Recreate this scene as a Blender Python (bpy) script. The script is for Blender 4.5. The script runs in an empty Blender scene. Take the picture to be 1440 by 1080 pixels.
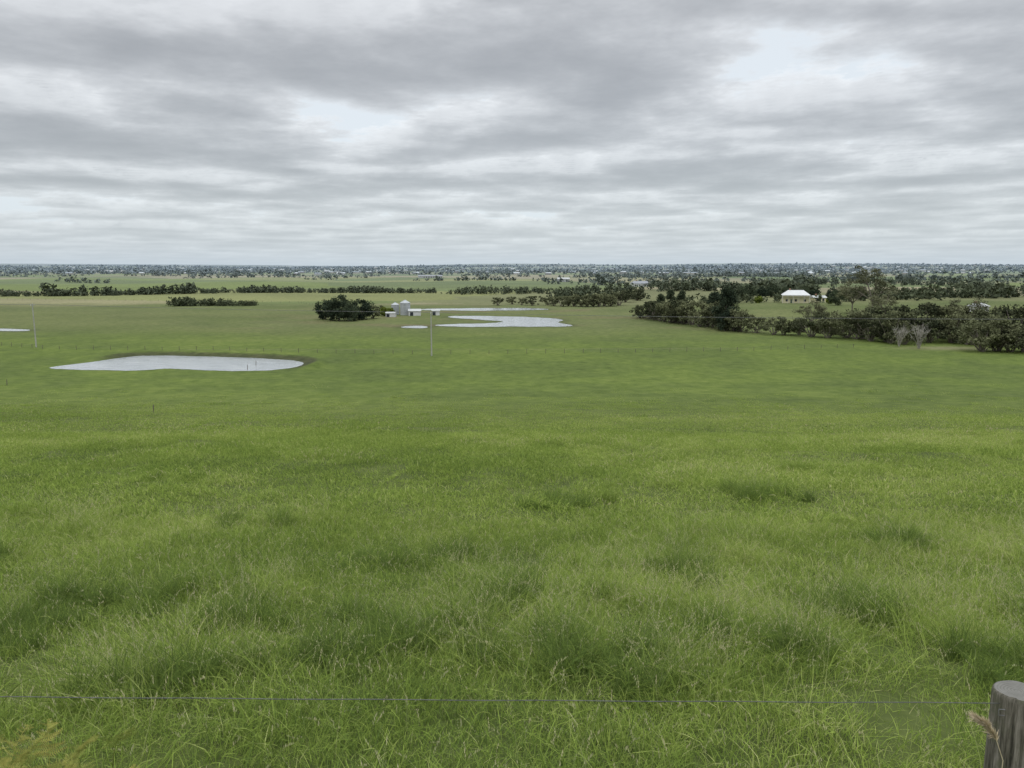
import bpy, math, random
import numpy as np
from mathutils import Vector
rng = np.random.default_rng(7)
random.seed(7)
scene = bpy.context.scene
COL = scene.collection
PITCH = 8.7

# ------------------------------------------------------------------ helpers
def mesh_obj(name, verts, faces, mats=(), midx=None, attrs=None, smooth=False, link=True, color=None):
    me = bpy.data.meshes.new(name)
    if isinstance(verts, np.ndarray): verts = verts.tolist()
    if isinstance(faces, np.ndarray): faces = faces.tolist()
    me.from_pydata(verts, [], faces)
    for m in mats: me.materials.append(m)
    if midx is not None: me.polygons.foreach_set('material_index', np.asarray(midx, dtype=np.int32))
    if attrs:
        for k, v in attrs.items():
            a = me.attributes.new(k, 'FLOAT', 'POINT')
            a.data.foreach_set('value', np.asarray(v, dtype=np.float32))
    if color is not None:
        a = me.attributes.new('gcol', 'FLOAT_COLOR', 'POINT'); C = np.ones((len(color), 4), np.float32); C[:, :3] = color; a.data.foreach_set('color', C.ravel())
    if smooth: me.polygons.foreach_set('use_smooth', np.ones(len(me.polygons), dtype=bool))
    me.update()
    ob = bpy.data.objects.new(name, me)
    if link: COL.objects.link(ob)
    return ob

def empty(name, loc=(0, 0, 0), rz=0):
    e = bpy.data.objects.new(name, None); COL.objects.link(e)
    e.location = loc; e.rotation_euler = (0, 0, rz); return e

class N:
    def __init__(s, nt): s.nt = nt; s.n = nt.nodes; s.l = nt.links
    def put(s, inp, v):
        if v is None: return
        if hasattr(v, 'node'): s.l.new(v, inp)
        else: inp.default_value = v
    def math(s, op, a, b=None, c=None, clamp=False):
        m = s.n.new('ShaderNodeMath'); m.operation = op; m.use_clamp = clamp
        s.put(m.inputs[0], a); s.put(m.inputs[1], b)
        if c is not None: s.put(m.inputs[2], c)
        return m.outputs[0]
    def noise(s, vec, scale, detail=4, rough=.5, dist=0):
        t = s.n.new('ShaderNodeTexNoise'); s.put(t.inputs['Vector'], vec)
        t.inputs['Scale'].default_value = scale; t.inputs['Detail'].default_value = detail
        t.inputs['Roughness'].default_value = rough; t.inputs['Distortion'].default_value = dist
        return t.outputs['Fac']
    def ramp(s, f, stops, interp='LINEAR'):
        r = s.n.new('ShaderNodeValToRGB'); r.color_ramp.interpolation = interp
        e = r.color_ramp.elements
        while len(e) < len(stops): e.new(.5)
        for i, (p, c) in enumerate(stops):
            e[i].position = p; e[i].color = (*c, 1) if len(c) == 3 else c
        s.put(r.inputs[0], f); return r.outputs[0]
    def mix(s, f, a, b, mode='MIX'):
        m = s.n.new('ShaderNodeMix'); m.data_type = 'RGBA'; m.blend_type = mode
        s.put(m.inputs[0], f)
        s.put(m.inputs[6], (*a, 1) if isinstance(a, tuple) and len(a) == 3 else a)
        s.put(m.inputs[7], (*b, 1) if isinstance(b, tuple) and len(b) == 3 else b)
        return m.outputs[2]
    def sstep(s, v, a, b):
        m = s.n.new('ShaderNodeMapRange'); m.interpolation_type = 'SMOOTHSTEP'
        s.put(m.inputs[0], v); m.inputs[1].default_value = a; m.inputs[2].default_value = b
        return m.outputs[0]
    def attr(s, name, kind='GEOMETRY', out='Fac'):
        a = s.n.new('ShaderNodeAttribute'); a.attribute_name = name; a.attribute_type = kind; return a.outputs[out]

def new_mat(name):
    m = bpy.data.materials.new(name); m.use_nodes = True
    g = N(m.node_tree); b = g.n['Principled BSDF']; b.inputs['Roughness'].default_value = .85
    b.inputs['Specular IOR Level'].default_value = .2
    return m, g, b
def simple_mat(name, c, var=.25, scale=3, rough=.8, metal=0):
    m, g, b = new_mat(name)
    pos = g.n.new('ShaderNodeNewGeometry').outputs['Position']
    f = g.noise(pos, scale, 3, .6)
    d = tuple(x * (1 - var) for x in c); l = tuple(min(1, x * (1 + var)) for x in c)
    g.put(b.inputs['Base Color'], g.ramp(f, [(.3, d), (.7, l)]))
    b.inputs['Roughness'].default_value = rough; b.inputs['Metallic'].default_value = metal
    return m

# ------------------------------------------------------------------ terrain function
def smooth(a, b, x):
    t = np.clip((x - a) / (b - a), 0, 1); return t * t * (3 - 2 * t)
def site(k, y):            # lateral bearing k (metres per ~1080 m depth) at distance y
    return k * (y * .9885 + 3.3) / 1080.0
def chaikin(p, n=3):
    p = np.array(p, float)
    for _ in range(n):
        q = np.roll(p, -1, 0); p = np.stack([.75 * p + .25 * q, .25 * p + .75 * q], 1).reshape(-1, 2)
    return p
def shore(pts, jit, n=3):
    p = chaikin([(site(k, y), y) for k, y in pts], n)
    t = np.arange(len(p)); r = np.random.default_rng(len(pts))
    p[:, 1] += jit * (np.sin(t * .9 + 1) + .6 * np.sin(t * 2.3)) * .5 + r.normal(0, jit * .3, len(p))
    return p
POND_L = -21.80
pond = shore([(-652, 167), (-650, 164), (-590, 162), (-520, 161), (-487, 165), (-455, 163), (-400, 160.3), (-345, 161), (-305, 166),
              (-290, 173), (-302, 179), (-360, 184), (-430, 187), (-500, 190), (-540, 187), (-590, 176)], .35)
lag1 = shore([(-108, 287), (-60, 281), (-10, 284), (40, 283), (86, 284), (84, 292), (60, 305), (78, 320), (40, 336), (-30, 345),
              (-84, 346), (-95, 336), (-50, 322), (-4, 310), (-30, 300), (-108, 294)], 1.2)
lag2 = shore([(-160, 278), (-124, 275), (-117, 281), (-124, 288), (-150, 287)], .5)
lag3 = shore([(-135, 392), (-40, 386), (30, 392), (60, 400), (20, 414), (-60, 410), (-130, 404)], 1.6)
lag4 = shore([(-780, 268), (-690, 262), (-672, 268), (-700, 274), (-800, 276)], .5)
WATERS = [(pond, POND_L, True), (lag1, -21.93, False), (lag2, -21.93, False), (lag3, -21.93, False), (lag4, -21.93, False)]
def sdf(px, py, poly):
    d = np.full(px.shape, 1e9); inside = np.zeros(px.shape, bool)
    n = len(poly)
    for i in range(n):
        ax, ay = poly[i]; bx, by = poly[(i + 1) % n]
        ex, ey = bx - ax, by - ay
        t = np.clip(((px - ax) * ex + (py - ay) * ey) / (ex * ex + ey * ey + 1e-9), 0, 1)
        d = np.minimum(d, np.hypot(px - ax - t * ex, py - ay - t * ey))
        if abs(ey) > 1e-9:
            c = (ay > py) != (by > py)
            inside ^= c & (px < ax + ex * (py - ay) / ey)
    return np.where(inside, -d, d)
def bank_side(x, y): return smooth(168, 178, y + .35 * (x + 70))
def zf(x, y):
    x = np.asarray(x, float); y = np.asarray(y, float)
    sh = x.shape; x = np.atleast_1d(x).ravel(); y = np.atleast_1d(y).ravel()
    line = np.where(y > 4, -2.2 - .175 * y, -1.65 - 1.25 * smooth(-.3, 4, y))
    a = line + 22; z = -22 + 2.5 * np.logaddexp(0, a / 2.5)
    z = np.where(y < 0, -1.65, z)
    u = (.14 * np.sin(x * .31 + y * .12) * np.sin(y * .27 + 1) + .09 * np.sin(x * .73 + 2 + .3 * y) * np.cos(y * .61 - x * .2)) * smooth(4, 12, y)
    u += .35 * np.sin(x * .055 + 1.3) * np.sin(y * .07 + .02 * x) * smooth(10, 40, y)
    u *= (1 - smooth(90, 150, y))
    far = smooth(430, 700, y)
    u += far * (1.3 * np.sin(x * .008 + 1) * np.sin(y * .011) + .9 * np.sin(x * .019 + y * .006 + 2))
    r = np.hypot(x, y)
    u += smooth(3000, 9000, r) * (38 + 14 * np.sin(x * .0007 + .5) + 9 * np.sin(x * .0021 + 2))
    u += 2.2 * smooth(260, 420, y) * smooth(60, 160, x) * (1 - smooth(600, 1000, y))
    z = z + u
    for poly, L, bank in WATERS:
        mn = poly.min(0) - 16; mx = poly.max(0) + 16
        m = (x > mn[0]) & (x < mx[0]) & (y > mn[1]) & (y < mx[1])
        if not m.any(): continue
        s = sdf(x[m], y[m], poly)
        w = smooth(3.5 if not bank else 2.0, 12, s)
        z[m] = z[m] * w + (L - .05) * (1 - w)
        if bank: z[m] += bank_side(x[m], y[m]) * .9 * np.exp(-((s - 3.4) / 1.6) ** 2)
    return z.reshape(sh)
def gz(x, y): return float(zf(np.array([x]), np.array([y]))[0])
_pn = np.random.default_rng(3).random((256, 256))
def vnoise(x, y):
    i = np.floor(x).astype(int); j = np.floor(y).astype(int); fx = x - i; fy = y - j; fx = fx * fx * (3 - 2 * fx); fy = fy * fy * (3 - 2 * fy)
    a = _pn[i % 256, j % 256]; b = _pn[(i + 1) % 256, j % 256]; c = _pn[i % 256, (j + 1) % 256]; d = _pn[(i + 1) % 256, (j + 1) % 256]
    return (a * (1 - fx) + b * fx) * (1 - fy) + (c * (1 - fx) + d * fx) * fy
def vf(x, y, s, o=0, n=4):           # fractal value noise, ~ -1..1
    t = 0; a = 1; tot = 0
    for q in range(n):
        t = t + a * (vnoise(x * s + 17.3 * q + o, y * s + 9.1 * q + 5 * o) - .5); tot += a; a *= .55; s *= 2.1
    return t / tot * 3.2
def lush(x, y):                       # shared pasture-condition field: + lush/bright, - rank/dull
    return .55 * vf(x, y, 1 / 38., 1) + .45 * vf(x, y, 1 / 7., 9)

# ------------------------------------------------------------------ world and cloud layer
w = bpy.data.worlds.new("World"); scene.world = w; w.use_nodes = True
nt = w.node_tree; sky = nt.nodes.new('ShaderNodeTexSky'); sky.sky_type = 'NISHITA'; sky.sun_disc = False
sky.sun_elevation = math.radians(52); sky.sun_rotation = math.radians(200)
bg = nt.nodes['Background']; nt.links.new(sky.outputs[0], bg.inputs[0]); bg.inputs[1].default_value = .05
def build_sky():
    r = np.random.default_rng(12); n = 2048; TS = 16.0
    fx = np.fft.fftfreq(n) * n; f = np.hypot(fx[:, None], fx[None]); f[0, 0] = 1e9
    def spec(beta, lo):
        a = np.fft.fft2(r.normal(0, 1, (n, n))) * f ** -beta * (f > lo)
        o = np.real(np.fft.ifft2(a)); return (o / o.std()).astype(np.float32)
    det = spec(1.75, 6); low = spec(2.2, 1); wx = spec(1.9, 4); wy = spec(1.9, 4)
    nc = 15; jx = (np.arange(nc)[:, None] + r.random((nc, nc))) / nc; jy = (np.arange(nc)[None] + r.random((nc, nc))) / nc; hgt = r.random((nc, nc)) * .35
    u = (np.arange(n) + .5) / n; U, V = np.meshgrid(u, u, indexing='ij')
    U = (U + wx * .010) % 1; V = (V + wy * .010) % 1
    ci = (U * nc).astype(int) % nc; cj = (V * nc).astype(int) % nc; acc = np.zeros((n, n), np.float32)
    for a in (-1, 0, 1):
        for b in (-1, 0, 1):
            I = (ci + a) % nc; J = (cj + b) % nc
            dx = U - jx[I, J]; dy = V - jy[I, J]; dx -= np.round(dx); dy -= np.round(dy)
            d = np.hypot(dx, dy) * nc; acc += np.exp(-7 * (d + hgt[I, J]))
    cell = -np.log(acc + 1e-6) / 7
    cell = -(cell - cell.mean()) / cell.std()
    cov = .62 * cell + .52 * det + .36 * low
    fin = spec(1.5, 20)
    def samp(A, px, py):
        a = (px / TS * n) % n; b = (py / TS * n) % n; i = a.astype(int); j = b.astype(int); fa = a - i; fb = b - j; i2 = (i + 1) % n; j2 = (j + 1) % n; i %= n; j %= n
        return (A[i, j] * (1 - fa) + A[i2, j] * fa) * (1 - fb) + (A[i, j2] * (1 - fa) + A[i2, j2] * fa) * fb
    az = np.radians(np.concatenate([np.linspace(-42, 42, 1051), np.linspace(42, 318, 140)[1:-1]]))
    el = np.radians(np.concatenate([np.linspace(-1.2, 20, 300), np.linspace(20, 88, 36)[1:]]))
    E, A = np.meshgrid(el, az, indexing='ij')
    dz = np.sin(E); dx = np.cos(E) * np.sin(A); dy = np.cos(E) * np.cos(A)
    t = 1 / (np.maximum(dz, 0) + .030)
    NS = 18; trans = np.ones_like(t); rgb = np.zeros(t.shape + (3,))
    dark = np.array([.295, .300, .306]); lite = np.array([.95, .965, .975])
    blobs = [(.15, 3.75, 1.0, .5, 1.6), (-1.0, 3.35, .6, .3, 1.0), (-2.9, 5.2, .7, .5, .9), (2.55, 4.0, .5, .6, 1.3), (1.05, 2.95, .5, .16, 1.4),
             (1.66, 3.75, .20, .5, -1.1), (-3.0, 4.6, .3, .35, -.6), (-2.1, 4.0, .5, .3, -.3), (.2, 5.4, .9, .4, .6), (-.5, 6.6, 2.0, .4, -.2), (.9, 7.4, 2.6, .6, .6), (-4.2, 8.7, 2.2, .7, -.4), (3.4, 9.6, 2.4, .9, .6), (.5, 4.75, 2.6, .22, .45), (-1.9, 5.1, .6, .4, .7)]
    df = np.exp(-np.maximum(t - 7, 0) / 9.)
    fn = .16 * samp(fin, dx * t * 1.15, dy * t * 1.15) * df
    for s in range(NS):
        uu = s / (NS - 1); h = 1 + .32 * uu
        px, py = dx * t * h, dy * t * h
        c = samp(cov, px + 3.1, py + 7.7) * (.45 + .55 * df) + fn
        for bx, by, sx, sy, am in blobs: c = c + am * np.exp(-((px - bx) / sx) ** 2 - ((py - by) / sy) ** 2)
        q = c + 1.0 - 2.2 * uu
        dens = np.clip(q * 1.8, 0, 1)
        L = np.exp(-.66 * np.maximum(q, 0)) * (.66 + .34 * uu)
        a = 1 - np.exp(-dens * .75 * 11 / NS / np.clip(dz + .25, .3, 1))
        rgb += (trans * a)[..., None] * (dark + (lite - dark) * L[..., None]); trans = trans * (1 - a)
    rgb += trans[..., None] * np.array([.70, .745, .78])
    hz = np.clip(np.exp(-np.maximum(dz, 0) / .058) * .92, 0, 1)[..., None]
    rgb = rgb * (1 - hz) + np.array([.49, .575, .655]) * hz
    rgb *= 1.03 * (1 + 2.0 * smooth(.33, .8, dz))[..., None]
    R = 21000.0; nr, na = E.shape
    V_ = np.stack([dx * R, dy * R, dz * R], -1).reshape(-1, 3)
    i = np.arange(nr - 1)[:, None] * na; j = np.arange(na)[None]; j2 = (j + 1) % na
    F = np.stack([i + j, i + na + j, i + na + j2, i + j2], -1).reshape(-1, 4)
    nv = len(V_); V_ = np.vstack([V_, [[0, 0, R]]]); F = F.tolist() + [[(nr - 1) * na + a, nv, (nr - 1) * na + (a + 1) % na] for a in range(na)]
    m = bpy.data.materials.new('cloud_layer'); m.use_nodes = True; t_ = m.node_tree; t_.nodes.clear()
    at = t_.nodes.new('ShaderNodeAttribute'); at.attribute_name = 'gcol'; e = t_.nodes.new('ShaderNodeEmission'); tr = t_.nodes.new('ShaderNodeBsdfTransparent'); ad = t_.nodes.new('ShaderNodeAddShader'); o = t_.nodes.new('ShaderNodeOutputMaterial')
    t_.links.new(at.outputs['Color'], e.inputs[0]); t_.links.new(e.outputs[0], ad.inputs[0]); t_.links.new(tr.outputs[0], ad.inputs[1]); t_.links.new(ad.outputs[0], o.inputs[0])
    e.inputs[1].default_value = 1.0; tr.inputs[0].default_value = (.35, .35, .35, 1); m.cycles.emission_sampling = 'NONE'
    mesh_obj('sky', V_, F, [m], smooth=True, color=np.vstack([rgb.reshape(-1, 3), rgb[-1].mean(0)[None]]))
build_sky()
sd = bpy.data.lights.new('sun', 'SUN'); sd.energy = 1.5; sd.angle = math.radians(25); sd.color = (1, .96, .9)
so = bpy.data.objects.new('sun', sd); COL.objects.link(so); so.rotation_euler = (math.radians(38), 0, math.radians(-20))

# ------------------------------------------------------------------ camera
cd = bpy.data.cameras.new('camera'); cam = bpy.data.objects.new('camera', cd); COL.objects.link(cam)
cd.sensor_width = 36; cd.lens = 27; cd.clip_start = .05; cd.clip_end = 60000
cam.rotation_euler = (math.radians(90 - PITCH), 0, 0); scene.camera = cam

# ------------------------------------------------------------------ materials
m_ground, g, b = new_mat('pasture_ground')
pos = g.n.new('ShaderNodeNewGeometry').outputs['Position']
n2 = g.noise(pos, .45, 5, .68)
n3 = g.noise(pos, 5, 2, .6)
f = g.math('ADD', g.math('MULTIPLY', n2, .65), g.math('MULTIPLY', n3, .35))
c = g.mix(1.0, g.attr('gcol', out='Color'), g.ramp(f, [(.3, (.56, .60, .58)), (.5, (1, 1, 1)), (.7, (1.46, 1.32, 1.5))]), 'MULTIPLY')
g.put(b.inputs['Base Color'], c); b.inputs['Roughness'].default_value = .95; b.inputs['Specular IOR Level'].default_value = .05
bp = g.n.new('ShaderNodeBump'); bp.inputs['Strength'].default_value = .5; bp.inputs['Distance'].default_value = .3
g.put(bp.inputs['Height'], f); g.l.new(bp.outputs[0], b.inputs['Normal'])

def foliage_mat(name, dark, light, transl=.15):
    m = bpy.data.materials.new(name); m.use_nodes = True; g = N(m.node_tree); g.n.remove(g.n['Principled BSDF'])
    oi = g.n.new('ShaderNodeObjectInfo').outputs['Random']
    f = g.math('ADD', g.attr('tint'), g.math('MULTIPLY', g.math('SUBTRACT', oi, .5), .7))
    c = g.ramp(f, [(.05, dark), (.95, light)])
    d = g.n.new('ShaderNodeBsdfDiffuse'); t = g.n.new('ShaderNodeBsdfTranslucent')
    g.put(d.inputs[0], c); g.put(t.inputs[0], c)
    mx = g.n.new('ShaderNodeMixShader'); mx.inputs[0].default_value = transl
    g.l.new(d.outputs[0], mx.inputs[1]); g.l.new(t.outputs[0], mx.inputs[2])
    g.l.new(mx.outputs[0], g.n['Material Output'].inputs[0]); return m
m_fol = foliage_mat('shrub_foliage', (.040, .048, .028), (.165, .175, .095))
m_cyp = foliage_mat('cypress_foliage', (.024, .036, .026), (.080, .100, .058))
m_gum = foliage_mat('gum_foliage', (.060, .066, .040), (.19, .195, .115))
m_lime = foliage_mat('lime_foliage', (.10, .14, .03), (.24, .28, .06), .3)
m_fern = foliage_mat('bracken_foliage', (.12, .17, .035), (.38, .35, .10), .3)
m_bark = simple_mat('bark', (.17, .15, .125), .35, 4)
m_dead = simple_mat('pale_bark', (.32, .30, .27), .25, 4)
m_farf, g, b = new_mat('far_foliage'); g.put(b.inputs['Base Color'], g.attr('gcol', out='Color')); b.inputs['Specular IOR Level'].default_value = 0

m_grass = bpy.data.materials.new('grass_blades'); m_grass.use_nodes = True
g = N(m_grass.node_tree); g.n.remove(g.n['Principled BSDF'])
tint = g.attr('tint'); seed = g.attr('seed'); ht = g.attr('ht'); it = g.attr('itint', 'INSTANCER')
f = g.math('ADD', g.math('MULTIPLY', it, .6), g.math('MULTIPLY', tint, .45))
f = g.math('ADD', f, g.math('MULTIPLY', g.math('SUBTRACT', ht, .5), .12))
gc = g.ramp(f, [(.12, (.105, .155, .040)), (.38, (.205, .285, .058)), (.62, (.320, .400, .090)), (.82, (.44, .46, .19)), (.98, (.56, .50, .30))])
gc = g.mix(seed, gc, g.ramp(tint, [(0, (.34, .36, .19)), (1, (.52, .47, .29))]))
d = g.n.new('ShaderNodeBsdfDiffuse'); t = g.n.new('ShaderNodeBsdfTranslucent'); g.put(d.inputs[0], gc); g.put(t.inputs[0], gc)
mx = g.n.new('ShaderNodeMixShader'); mx.inputs[0].default_value = .33
g.l.new(d.outputs[0], mx.inputs[1]); g.l.new(t.outputs[0], mx.inputs[2])
g.l.new(mx.outputs[0], g.n['Material Output'].inputs[0])

m_water, g, b = new_mat('pond_water')
b.inputs['Roughness'].default_value = .12; b.inputs['Specular IOR Level'].default_value = .5; b.inputs['IOR'].default_value = 1.33
pos = g.n.new('ShaderNodeNewGeometry').outputs['Position']
mp = g.n.new('ShaderNodeMapping'); g.l.new(pos, mp.inputs[0]); mp.inputs['Scale'].default_value = (.25, 1.1, 1)
nn = g.noise(mp.outputs[0], .9, 5, .65)
bp = g.n.new('ShaderNodeBump'); bp.inputs['Strength'].default_value = .6; bp.inputs['Distance'].default_value = .12
g.put(bp.inputs['Height'], nn); g.l.new(bp.outputs[0], b.inputs['Normal'])
g.put(b.inputs['Base Color'], g.ramp(nn, [(.32, (.20, .22, .23)), (.5, (.30, .32, .325)), (.68, (.38, .39, .39))]))

# ------------------------------------------------------------------ ground sheet
HAZE = np.array([.26, .31, .355])  # aerial haze painted into ground and tree base colours, stronger with distance
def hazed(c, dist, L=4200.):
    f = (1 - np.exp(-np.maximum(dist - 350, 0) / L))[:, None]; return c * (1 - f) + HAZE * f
rad = [1.0]
while rad[-1] < 20500:
    r = rad[-1]; rad.append(r * (1.018 if r < 100 else 1.008 if r < 450 else 1.016))
rad = np.array(rad)
ang = np.concatenate([np.linspace(-44, 44, 560), np.linspace(44, 316, 70)[1:-1]])
ang = np.radians(ang); nr, na = len(rad), len(ang)
xx = rad[:, None] * np.sin(ang)[None]; yy = rad[:, None] * np.cos(ang)[None]
xs = np.append(xx.ravel(), 0); ys = np.append(yy.ravel(), 0); zs = zf(xs, ys)
def lerp3(t, stops):
    p = [s[0] for s in stops]; return np.stack([np.interp(t, p, [s[1][k] for s in stops]) for k in range(3)], 1)
lu = lush(xs, ys)
base = lerp3(lu, [(-1.1, (.068, .092, .028)), (-.3, (.085, .115, .030)), (.3, (.103, .138, .032)), (1.1, (.132, .158, .044))])
undg = lerp3(lu, [(-1, (.066, .085, .026)), (1, (.112, .134, .038))])
nearw = (1 - smooth(50, 150, ys))[:, None]; col = undg * nearw + base * (1 - nearw)
dullw = (smooth(205, 300, ys) * .65)[:, None]; col = col * (1 - dullw) + lerp3(vf(xs, ys, 1 / 30., 4), [(-1, (.078, .092, .040)), (1, (.130, .136, .064))]) * dullw
th = .22; pu = (xs * math.cos(th) + ys * math.sin(th)) / 330.; pv = (-xs * math.sin(th) + ys * math.cos(th)) / 210.
jr = np.random.default_rng(4); J = jr.random((64, 64, 3)); best = np.full(xs.shape, 9e9); pid = np.zeros(xs.shape)
iu = np.floor(pu).astype(int); iv = np.floor(pv).astype(int)
for a in (-1, 0, 1):
    for b_ in (-1, 0, 1):
        q = J[(iu + a) % 64, (iv + b_) % 64]; dd = np.maximum(abs(pu - iu - a - q[:, 0]), abs(pv - iv - b_ - q[:, 1])); m = dd < best; best = np.where(m, dd, best); pid = np.where(m, q[:, 2], pid)
PAL = np.array([(.105, .130, .048), (.150, .158, .068), (.095, .125, .038), (.190, .180, .095), (.125, .155, .045), (.140, .146, .068), (.215, .195, .115), (.11, .135, .050), (.165, .175, .068)])
pc = PAL[(pid * 997).astype(int) % len(PAL)] * (1 + .14 * vf(xs, ys, 1 / 60., 2)[:, None])
fm = smooth(415, 470, ys + 25 * vf(xs, ys, 1 / 90., 6))[:, None]; col = col * (1 - fm) + pc * fm
mk = (smooth(240, 285, ys) * (1 - smooth(420, 460, ys)) * smooth(.15, .6, vf(xs, ys * 1.7, 1 / 26., 8)) * np.exp(-((xs + 5) / 90) ** 2) * .8)[:, None]
col = col * (1 - mk) + np.array([.130, .115, .062]) * mk
mk = (np.exp(-((ys - (206 + .02 * xs)) / .9) ** 2) * smooth(-.5, .4, vf(xs, ys, 1 / 12., 3)) * .35 * (abs(xs) < 90))[:, None]; col = col * (1 - mk) + np.array([.13, .125, .07]) * mk
mk = (np.exp(-(((xs - site(610, 209)) / 12) ** 2 + ((ys - 208) / 5) ** 2)) * .8)[:, None]; col = col * (1 - mk) + np.array([.19, .18, .10]) * mk
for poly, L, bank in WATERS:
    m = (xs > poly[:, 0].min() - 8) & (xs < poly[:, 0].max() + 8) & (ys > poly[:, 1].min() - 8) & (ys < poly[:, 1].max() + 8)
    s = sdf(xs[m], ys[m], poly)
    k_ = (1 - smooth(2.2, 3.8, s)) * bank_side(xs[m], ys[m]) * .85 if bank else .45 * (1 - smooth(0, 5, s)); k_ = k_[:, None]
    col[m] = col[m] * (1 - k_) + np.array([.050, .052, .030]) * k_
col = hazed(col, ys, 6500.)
i = np.arange(nr - 1)[:, None] * na; j = np.arange(na)[None]; j2 = (j + 1) % na
F = np.stack([i + j, i + na + j, i + na + j2, i + j2], -1).reshape(-1, 4).tolist()
F += [[nr * na, a, (a + 1) % na] for a in range(na)]
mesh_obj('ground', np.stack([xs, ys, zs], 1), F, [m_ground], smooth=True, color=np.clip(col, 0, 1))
for nm, (poly, L, _) in zip(['pond_water', 'lagoon_water', 'lagoon_water', 'lagoon_water', 'lagoon_water'], WATERS):
    mesh_obj(nm, [(p[0], p[1], L) for p in poly], [list(range(len(poly)))], [m_water])

# ------------------------------------------------------------------ grass
def blades(n, R, h0, h1, wd, lean, seedfrac, r, drybias=0):
    rr = R * np.sqrt(r.random(n)); th = r.random(n) * 6.283
    bx, by = rr * np.cos(th), rr * np.sin(th)
    h = h0 + (h1 - h0) * r.random(n) ** 1.5
    la = r.random(n) * 6.283; la = np.where(r.random(n) < .35, r.normal(.6, .7, n), la)
    le = lean * (.2 + 1.2 * r.random(n)); fa = r.random(n) * 6.283
    isst = r.random(n) < seedfrac
    h = np.where(isst, h1 * (.85 + .6 * r.random(n)), h); le = np.where(isst, le * .6, le)
    wv = np.where(isst, wd * .5, wd * (.6 + .8 * r.random(n))); ti = np.clip(r.random(n) + drybias, 0, 1)
    ti = np.where(r.random(n) < .05, 1.3, ti)
    V = []; H = []
    for t in (0, .35, .7):
        cx = bx + np.cos(la) * h * le * t ** 1.8; cy = by + np.sin(la) * h * le * t ** 1.8; cz = h * t * (1 - .38 * le * t)
        ww = wv * (1 - t) ** .6 * .5
        for sgn in (-1, 1):
            V.append(np.stack([cx + sgn * np.cos(fa) * ww, cy + sgn * np.sin(fa) * ww, cz], 1)); H.append(np.full(n, t))
    V.append(np.stack([bx + np.cos(la) * h * le, by + np.sin(la) * h * le, h * (1 - .38 * le)], 1)); H.append(np.ones(n))
    V = np.stack(V, 1).reshape(-1, 3); H = np.stack(H, 1).ravel(); T = np.repeat(ti, 7); S = np.repeat(isst * .45, 7)
    b0 = np.arange(n) * 7
    F = np.stack([b0, b0 + 1, b0 + 3, b0 + 2], 1).tolist() + np.stack([b0 + 2, b0 + 3, b0 + 5, b0 + 4], 1).tolist() + np.stack([b0 + 4, b0 + 5, b0 + 6], 1).tolist()
    V = [V]; T = [T]; S = [S]; H = [H]; off = n * 7
    for q in np.nonzero(isst)[0]:
        for e in range(8):
            t = .76 + .25 * e / 7
            c = np.array([bx[q] + np.cos(la[q]) * h[q] * le[q] * t ** 1.8, by[q] + np.sin(la[q]) * h[q] * le[q] * t ** 1.8, h[q] * t * (1 - .38 * le[q] * t)])
            a = r.random() * 6.283; o = np.array([math.cos(a), math.sin(a), 0]) * wd * (1.6 - t) * 1.7; up = np.array([0, 0, wd * 3.2])
            sd_ = np.array([-math.sin(a), math.cos(a), 0]) * wd * .55
            V.append(np.array([c, c + o * .6 + up * .4 + sd_, c + o + up, c + o * .6 + up * .4 - sd_]))
            F.append([off, off + 1, off + 2, off + 3]); off += 4
            T.append(np.full(4, min(1, ti[q]))); S.append(np.ones(4) * .9); H.append(np.ones(4))
    return np.concatenate(V), F, np.concatenate(T), np.concatenate(S), np.concatenate(H)
def patch_collection(name, specs):
    c = bpy.data.collections.new(name)
    for i, sp_ in enumerate(specs):
        V, F, T, S, H = blades(*sp_[:7], np.random.default_rng(100 + i + len(name) * 31), *sp_[7:])
        c.objects.link(mesh_obj('%s_tuft_%02d' % (name, i), V, F, [m_grass], attrs={'tint': T, 'seed': S, 'ht': H}, link=False))
    return c
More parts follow.
